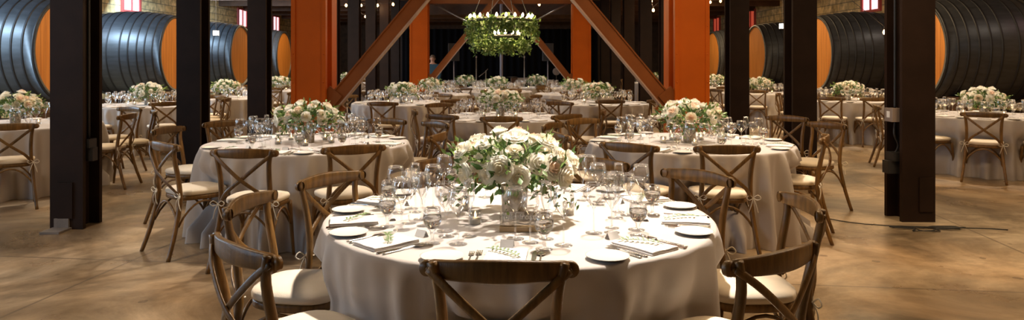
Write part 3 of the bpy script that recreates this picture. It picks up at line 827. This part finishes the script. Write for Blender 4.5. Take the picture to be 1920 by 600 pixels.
table('third-row centre table', *T4, rails([(940, 218), (1066, 214), (826, 214), (776, 205), (1132, 205), (822, 193), (1050, 190)])+pol(*T4, [(95, 1.3)]), level=1, spotE=110)
T5 = (-1.79, 13.05)
table('fourth-row left table', *T5, rails([(717, 191)])+pol(*T5, [(225, 1.35), (185, 1.35), (150, 1.3), (105, 1.3), (60, 1.3), (15, 1.3), (315, 1.4)]), level=1, spotE=110)
T6 = (1.79, 13.05)
table('fourth-row right table', *T6, rails([(1145, 187)])+pol(*T6, [(225, 1.35), (185, 1.3), (150, 1.3), (105, 1.3), (60, 1.3), (10, 1.3), (312, 1.3)]), level=1, spotE=110)
for nm, x, y, a0 in [('fifth-row left table', -1.62, 16.6, 20), ('fifth-row right table', 1.72, 16.8, 10), ('fifth-row centre table', -.10, 18.3, 35),
                     ('stage-front left table', -1.02, 20.6, 5), ('stage-front right table', 1.07, 20.9, 25)]:
    table(nm, x, y, ring(x, y, 5, a0-120 if False else a0+180), level=0, spotE=100, extra_settings=[math.radians(a0+180+36+72*i) for i in range(5)], nroses=18)
# side aisles
A = (-5.78, 8.5)
table('front left-aisle table', *A, rails([(18, 232)])+pol(*A, [(5, 1.3), (65, 1.55), (110, 1.3), (180, 1.3), (250, 1.3), (30, 1.5)]), level=1, spotE=70)
A = (-6.13, 12.4)
table('second left-aisle table', *A, [(-5.25, 11.2), (-6.5, 11.05)]+pol(*A, [(5, 1.35), (45, 1.3), (90, 1.3), (135, 1.3), (180, 1.3), (222, 1.3)]), level=1, spotE=90)
A = (-5.75, 14.95)
table('third left-aisle table', *A, [(PX(391, 13.5), 13.6), (PX(447, 13.6), 13.7)]+pol(*A, [(10, 1.3), (60, 1.3), (120, 1.3), (175, 1.3), (220, 1.3)]), level=1, spotE=90)
A = (-5.9, 19.0)
table('fourth left-aisle table', *A, ring(*A, 8, 12), level=0, spotE=90)
A = (6.75, 9.95)
table('front right-aisle table', *A, [(6.0, 8.85)]+pol(*A, [(200, 1.3), (160, 1.35), (110, 1.3), (60, 1.3), (10, 1.3), (320, 1.3), (275, 1.3)]), level=1, spotE=90)
A = (6.8, 13.95)
table('second right-aisle table', *A, [(PX(1559, 12.8), 12.85), (PX(1647, 12.5), 12.6)]+pol(*A, [(190, 1.3), (150, 1.3), (100, 1.3), (50, 1.3), (0, 1.3), (315, 1.3)]), level=1, spotE=100)
A = (6.3, 17.3)
table('third right-aisle table', *A, ring(*A, 8, 22), level=0, spotE=90)
A = (6.5, 21.6)
table('fourth right-aisle table', *A, ring(*A, 8, 10), level=0, spotE=90)
A = (5.6, 26.2)
table('farthest right table', *A, ring(*A, 6, 10), level=0, spotE=80, nroses=16)
A = (-5.6, 26.2)
table('farthest left table', *A, ring(*A, 6, 10), level=0, spotE=80, nroses=16)

# name sign on the nearest table
t = empty('table_name_sign', (PX(973, 3.07), 3.09, ZT+.0005)); tag(t, 'clear acrylic name sign in a pale wooden base, before the vase on nearest table', 'sign')
bev(MB().box(-.084, .084, -.018, .018, 0, .022).build('base', M_signwood, t), .002)
MB().box(-.082, .082, -.0015, .0015, .018, .085).build('panel', M_acrylic, t)
cu = bpy.data.curves.new('lettering', 'FONT'); cu.body = 'john frost'; cu.size = .036; cu.extrude = .0004; cu.align_x = 'CENTER'; cu.materials.append(M_text)
tmp = bpy.data.objects.new('lettering_curve', cu); C.objects.link(tmp); bpy.context.view_layer.update()
me = bpy.data.meshes.new_from_object(tmp.evaluated_get(bpy.context.evaluated_depsgraph_get())); bpy.data.objects.remove(tmp)
o = ob('lettering', me, t); o.location = (0, -.003, .052); o.rotation_euler = (PI/2, 0, 0)

# ------------------------------------------------------------------ chandelier
cx, cy, cz = PX(940, 12.2), 12.2, 2.21
t = empty('chandelier', (cx, cy, cz)); tag(t, 'round two-tier chandelier with candle bulbs and trailing greenery over the hall', 'chandelier')
def ringbar(R, z): 
    g = MB(); g.tube([(R*math.cos(2*PI*i/48), R*math.sin(2*PI*i/48), z) for i in range(48)], .016, 6, closed=True, flat=(1, 1.6)); return g
ringbar(.54, 0).build('upper_ring', M_iron, t); ringbar(.22, -.27).build('lower_ring', M_iron, t, (.1, 0, 0))
g = MB()
for k in range(4):
    a = 2*PI*k/4+.4; g.tube([(.54*math.cos(a), .54*math.sin(a), 0), (.05*math.cos(a), .05*math.sin(a), 1.2)], .006, 5)
    g.tube([(.54*math.cos(a), .54*math.sin(a), 0), (.1+.22*math.cos(a), .22*math.sin(a), -.27)], .005, 5)
g.tube([(0, 0, 1.2), (0, 0, ZC-cz)], .012, 6); g.build('hanger', M_iron, t)
for R_, z, nb in ((.54, 0, 22), (.22, -.27, 11)):
    for k in range(nb):
        a = 2*PI*k/nb; x, y = R_*math.cos(a)+(.1 if z else 0), R_*math.sin(a)
        h = MB().lathe([(0, .01), (.014, .01), (.014, .045), (0, .045)], 10, cx=x, cy=y).build('candle_holder', M_wax, t)
        for q in h.data.vertices: q.co.z += z
        MB().lathe([(0, z+.045), (.018, z+.058), (.021, z+.075), (.008, z+.10), (0, z+.112)], 10, cx=x, cy=y).build('bulb', M_cbulb, h)
g = MB(); r = random.Random(5)
def vine(p, L_, n, sx=.05):
    q = Vector(p)
    for j in range(n):
        q = q+Vector((r.gauss(0, .012), r.gauss(0, .012), -L_/n))
        for e in range(2): g.leaf(q+vec_rand(r)*sx*.6, vec_rand(r)+Vector((0, 0, -.5)), vec_rand(r), .05+.035*r.random(), .026+.02*r.random(), 0 if r.random() < .5 else 1)
for k in range(90):
    a = r.random()*2*PI; R_ = .55+r.gauss(0, .06)
    ln = .10+.14*r.random()+(.20*r.random() if math.cos(a) < -.3 or math.cos(a) > .85 else 0)
    vine((R_*math.cos(a), R_*math.sin(a), .02), ln, 14)
for k in range(90):
    a = r.random()*2*PI; R_ = .24+abs(r.gauss(0, .10)); vine((R_*math.cos(a)+(.08 if r.random() < .6 else -.2), R_*math.sin(a), -.31), .08+.17*r.random(), 8)
for k in range(60):
    a = r.random()*2*PI; R_ = .5+r.gauss(0, .05); vine((R_*math.cos(a), R_*math.sin(a), .05+.06*r.random()), .05, 3, .07)
fo = g.build('greenery', [M_leafd, M_leafl], t); fo['kind'] = 'stuff'
for dz, e, x in ((.3, 60, 0), (-.05, 14, 0)):
    l = bpy.data.lights.new('chandelier_light', 'POINT'); l.energy = e; l.color = (1, .7, .4); l.shadow_soft_size = .3
    lo = bpy.data.objects.new('chandelier_light', l); C.objects.link(lo); lo.location = (cx, cy-.2, cz+dz)

# ------------------------------------------------------------------ festoon bulbs, lanterns
def festoon(pts, label, Y):
    """pts in photo pixels at depth Y"""
    W = [Vector((PX(px, Y), Y, CZ-(y-HY)/F*Y)) for px, y in pts]
    t = empty('string_light', W[0]); tag(t, label, 'string lights', 'festoon bulb strings')
    g = MB(); line = []
    for i in range(len(W)-1):
        for k in range(6):
            u = k/6; p = W[i].lerp(W[i+1], u)-W[0]; p.z += .10-.06*math.sin(PI*u); line.append(p)
    line.append(W[-1]-W[0]+Vector((0, 0, .10)))
    e0 = line[0]+Vector((-.6, .05, .5)); e1 = line[-1]+Vector((.6, .05, .5))
    g.tube([e0]+line+[e1], .006, 5); g.build('wire', M_iron, t)
    for p in W:
        q = p-W[0]
        s = MB().lathe([(0, .045), (.016, .045), (.016, .10), (0, .10)], 8).build('socket', M_iron, t, q)
        MB().lathe([(0, -.05), (.025, -.04), (.036, -.01), (.03, .02), (.014, .045), (0, .05)], 12).build('bulb', M_bulb, s)
        l = bpy.data.lights.new('bulb_light', 'POINT'); l.energy = 5; l.color = (1, .6, .3); l.shadow_soft_size = .05
        lo = bpy.data.objects.new('bulb_light', l); C.objects.link(lo); lo.location = p-Vector((0, 0, .1))
festoon([(649, 10), (677, 10), (708, 10), (737, 8)], 'string of four warm bulbs beside the left brace', 23.5)
festoon([(675, 25), (685, 31)], 'short string of two small bulbs below the left bulb string', 29.5)
festoon([(1221, 2), (1225, 19)], 'two warm bulbs between the columns left of right orange column', 21.5)
festoon([(1332, 4), (1351, 2)], 'two warm bulbs just right of the right orange column', 26)
festoon([(1011, 8)], 'single warm bulb to the right above the chandelier', 23)
festoon([(1659, 60)], 'single warm bulb left of the nearest right column', 13.5)
for px, y, Y, s, lb in [(405, 62, 19.5, .13, 'small white box lantern hanging on the left, before a cask'), (1467, 49, 18.5, .13, 'small white box lantern hanging on the right, before a cask')]:
    x = PX(px, Y); z = CZ-(y-HY)/F*Y
    t = empty('box_lantern', (x, Y, z)); tag(t, lb, 'lantern', 'hanging box lanterns')
    h = s/2; g = MB()
    for a in (-1, 1):
        for b_ in (-1, 1): g.box(a*h-.006, a*h+.006, b_*h-.006, b_*h+.006, -h-.01, h+.01)
    g.box(-h-.006, h+.006, -h-.006, h+.006, h, h+.012); g.box(-h-.006, h+.006, -h-.006, h+.006, -h-.012, -h); g.build('frame', M_iron, t)
    MB().box(-h+.006, h-.006, -h+.006, h-.006, -h, h).build('shade', M_lantern, t)
    g = MB(); g.tube([(0, 0, h+.01), (0, 0, ZC-z)], .006, 5); g.build('cord', M_rod, t)

# ------------------------------------------------------------------ stage end: drape, gear, person
g = MB(); vs = []; n = 160
for i in range(n+1):
    x = -3.55+7.1*i/n; y = 25.8+.06*math.sin(i*1.1)
    vs += [(x, y, 0.005), (x, y, 2.72), (x, y+.03, 2.72), (x, y+.03, .005)]
fs = []
for i in range(n):
    a = i*4; fs += [(a, a+4, a+5, a+1), (a+2, a+6, a+7, a+3), (a+1, a+5, a+6, a+2), (a+3, a+7, a+4, a)]
fs += [(0, 1, 2, 3), (n*4+3, n*4+2, n*4+1, n*4)]
g.add(vs, fs, 0, True); tag(g.build('stage_drape', M_drape), 'black drape hung across the stage end behind the band gear', 'curtain')
def stand(px, Y, ztop, label, kind):
    x = PX(px, Y); t = empty(kind, (x, Y, 0)); tag(t, label, 'stand', 'stage stands')
    g = MB(); g.tube([(0, 0, .3), (0, 0, ztop)], .016, 6); g.build('pole', M_rod if kind != 'speaker_stand' else M_greypole, t)
    for k in range(3):
        a = 2*PI*k/3+.3; g = MB(); g.tube([(0, 0, .55), (.38*math.cos(a), .38*math.sin(a), .012)], .012, 6); g.build('leg', M_iron, t)
    return t
def speaker(px, Y, z, label):
    x = PX(px, Y); t = empty('loudspeaker', (x, Y, z)); tag(t, label, 'speaker', 'stage loudspeakers')
    bev(MB().box(-.17, .17, -.15, .15, 0, .55).build('cabinet', M_iron, t), .02)
    MB().box(-.15, .15, -.158, -.15, .03, .52).build('grille', M_rubber, t)
stand(851, 22.2, 1.55, 'grey speaker stand on the stage, just right of the left far brace', 'speaker_stand'); speaker(851, 22.2, 1.55, 'black loudspeaker on the stand on the left of the stage')
stand(1027, 22.2, 1.55, 'grey speaker stand on the stage, left of the right far brace', 'speaker_stand'); speaker(1027, 22.2, 1.55, 'black loudspeaker on the stand on the right of the stage')
stand(893, 22.6, 1.55, 'straight microphone stand on the left of the stage', 'microphone_stand'); stand(983, 22.6, 1.55, 'straight microphone stand on the right of the stage', 'microphone_stand')
t = stand(911, 22.8, 1.25, 'short boom microphone stand beside the left straight one', 'boom_stand')
g = MB(); g.tube([(0, 0, 1.22), (-.22, -.1, 1.05)], .009, 6); g.tube([(0, 0, 1.22), (.06, 0, 1.3)], .009, 6); g.build('boom', M_rod, t)
for px in (893, 983):
    x = PX(px, 22.6); g = MB(); g.lathe([(0, 0), (.012, 0), (.014, .1), (.026, .12), (.026, .15), (0, .17)], 10)
    tag(g.build('microphone', M_rod, None, (x, 22.6, 1.55)), 'microphone on top of the straight stand on the stage %s' % ('left' if px < 938 else 'right'), 'microphone', 'stage microphones')
g = MB(); g.tube([(0, 0, 0), (0, 0, ZC)], .055, 12); tag(g.build('stage_pole', M_greypole, None, (PX(940, 24.5), 24.5, 0)), 'slim pale grey pole behind the stage, below the chandelier', 'pole')
# drum with cymbals, keyboard and stage chair
t = empty('drum_kit', (PX(938, 24.0), 23.6, 0)); tag(t, 'small drum kit around the foot of the grey pole', 'drum kit')
MB().lathe([(0, -.2), (.26, -.2), (.26, .2), (0, .2)], 24, M=Matrix.Translation((0, 0, .27)) @ Matrix.Rotation(PI/2, 4, 'X')).build('bass_drum', M_rod, t)
for x, y, z in ((-.35, .1, .95), (.4, .1, 1.02)):
    MB().lathe([(0, .02), (.04, .015), (.2, 0)], 20, cx=x, cy=y).build('cymbal', M_rod, t, (0, 0, z)); g = MB(); g.tube([(x, y, 0), (x, y, z)], .01, 6); g.build('cymbal_stand', M_rod, t)
t = empty('keyboard', (PX(1002, 23.4), 23.4, 0)); tag(t, 'slim stage keyboard on a crossed stand', 'keyboard')
MB().box(-.55, .35, -.15, .15, .92, 1.0).build('keybed', M_rod, t)
g = MB(); g.tube([(-.35, 0, 0), (.25, 0, .92)], .014, 6); g.tube([(.25, .04, 0), (-.35, .04, .92)], .014, 6); g.build('crossed_stand', M_iron, t)
t = empty('stage_chair', (PX(970, 23.2), 23.2, 0)); tag(t, 'dark plain chair standing on the stage beside the keyboard', 'chair')
MB().box(-.22, .22, -.22, .22, .43, .47).build('seat', M_wood2, t)
for x in (-.2, .2):
    g = MB(); g.tube([(x, .2, 0), (x, .2, 1.0)], .014, 6); g.build('leg', M_rod, t); g = MB(); g.tube([(x, -.2, 0), (x, -.2, .43)], .014, 6); g.build('leg', M_rod, t)
MB().box(-.2, .2, .19, .21, .72, 1.0).build('backrest', M_wood2, t)
t = empty('stage_lamp', (PX(1043, 22.5), 22.5, 0)); tag(t, 'round grey stage lamp head right of the speaker stand', 'lamp')
MB().lathe([(0, -.12), (.07, -.11), (.11, -.02), (.12, .06), (.10, .06), (0, .03)], 20, M=Matrix.Translation((0, 0, 1.22)) @ Matrix.Rotation(PI/2, 4, 'X')).build('head', M_gusset, t)
g = MB(); g.tube([(0, 0, 0), (0, 0, 1.12)], .014, 6); g.lathe([(0, 0), (.16, 0), (.16, .02), (0, .03)], 16); g.build('stem', M_iron, t)

def skinned(name, verts, edges, radii, mat, parent, sub=2, root=0):
    me = bpy.data.meshes.new(name); me.from_pydata(verts, edges, []); o = ob(name, me, parent)
    me.materials.append(mat)
    sk = o.modifiers.new('skin', 'SKIN'); sk.use_smooth_shade = True
    lay = me.skin_vertices[0] if me.skin_vertices else None
    if lay is None:
        bpy.context.view_layer.objects.active = o
    for i, rr in enumerate(radii):
        d = me.skin_vertices[0].data[i]; d.radius = rr if isinstance(rr, tuple) else (rr, rr); d.use_root = (i == root)
    ss = o.modifiers.new('sub', 'SUBSURF'); ss.levels = sub; ss.render_levels = sub
    return o
t = empty('person', (PX(811, 22.6), 22.6, 0)); tag(t, 'person in a dark blue jacket standing by the left far brace', 'person')
V = [(0,0,.95),(0,.0,1.15),(0,0,1.36),(0,0,1.47),(0,-.01,1.54),(0,-.02,1.62),(0,-.02,1.68)]
E = [(0,1),(1,2),(2,3),(3,4),(4,5),(5,6)]
Rr = [(.15,.10),(.14,.10),(.15,.10),(.065,.06),(.055,.06),(.078,.09),(.06,.07)]
for s in (-1, 1):
    b0 = len(V); V += [(s*.19,0,1.41),(s*.235,-.02,1.14),(s*.21,-.14,.93),(s*.205,-.19,.85)]; E += [(2,b0),(b0,b0+1),(b0+1,b0+2),(b0+2,b0+3)]; Rr += [.058,.042,.032,.026]
    for q in range(4):
        c0 = len(V); x = s*.205+(q-1.5)*.02; V += [(x,-.23,.80),(x-s*.003,-.25,.765-.008*(q in (1,2)))]; E += [(b0+3,c0),(c0,c0+1)]; Rr += [.0095,.008]
    c0 = len(V); V += [(s*.17,-.215,.83),(s*.155,-.235,.805)]; E += [(b0+3,c0),(c0,c0+1)]; Rr += [.0105,.009]
    b1 = len(V); V += [(s*.10,0,.88),(s*.11,-.01,.49),(s*.115,.02,.09),(s*.13,-.14,.035)]; E += [(0,b1),(b1,b1+1),(b1+1,b1+2),(b1+2,b1+3)]; Rr += [.095,.062,.042,.034]
body = skinned('body', V, E, Rr, M_skin, t)
V = [(0,0,.88),(0,0,1.15),(0,0,1.37),(0,0,1.44)]; E = [(0,1),(1,2),(2,3)]; Rr = [(.165,.12),(.152,.115),(.165,.115),(.085,.08)]
for s in (-1, 1):
    b0 = len(V); V += [(s*.195,0,1.41),(s*.237,-.02,1.14),(s*.212,-.135,.94)]; E += [(2,b0),(b0,b0+1),(b0+1,b0+2)]; Rr += [.07,.052,.042]
skinned('jacket', V, E, Rr, M_navy, t)
V = [(0,0,.92)]; E = []; Rr = [(.15,.11)]
for s in (-1, 1):
    b1 = len(V); V += [(s*.10,0,.86),(s*.11,-.01,.49),(s*.115,.02,.10)]; E += [(0,b1),(b1,b1+1),(b1+1,b1+2)]; Rr += [.102,.075,.06]
skinned('trousers', V, E, Rr, M_trouser, t)
g = MB(); g.lathe([(0, .115), (.05, .10), (.082, .05), (.088, 0), (.08, -.05)], 18, M=Matrix.Translation((0, .012, 1.635)) @ Matrix.Rotation(-.35, 4, 'X')); g.build('hair', M_hair, t)
g = MB(); g.lathe([(0, 0), (.012, .005), (.008, .03), (0, .045)], 8, M=Matrix.Translation((0, -.105, 1.59)))
for s in (-1, 1):
    g.lathe([(0, -.02), (.012, -.01), (.014, .012), (0, .025)], 8, M=Matrix.Translation((s*.083, -.01, 1.61)))
g.build('nose_and_ears', M_skin, t)
g = MB()
for s in (-1, 1): g.lathe([(0, -.006), (.009, 0), (0, .006)], 8, M=Matrix.Translation((s*.03, -.098, 1.635)))
g.box(-.022, .022, -.1, -.093, 1.563, 1.568); g.build('eyes_and_mouth', M_trouser, t)

# cable loops at the foot of the right column
r = random.Random(3); pts = []
for i in range(26):
    a = i*.55; rr = .13+.08*math.sin(i*1.7); pts.append((3.80+rr*1.7*math.cos(a), 6.42+rr*.6*math.sin(a)-.06, .012+.004*(i % 3)))
pts = [(3.1, 6.8, .01), (3.35, 6.55, .01)]+pts+[(4.3, 6.38, .01), (4.5, 6.32, .01)]
g = MB(); g.tube(bez(pts, 4), .005, 6); tag(g.build('power_cable', M_rubber), 'dark cable lying in loose loops at the foot of the nearest right column', 'cable')
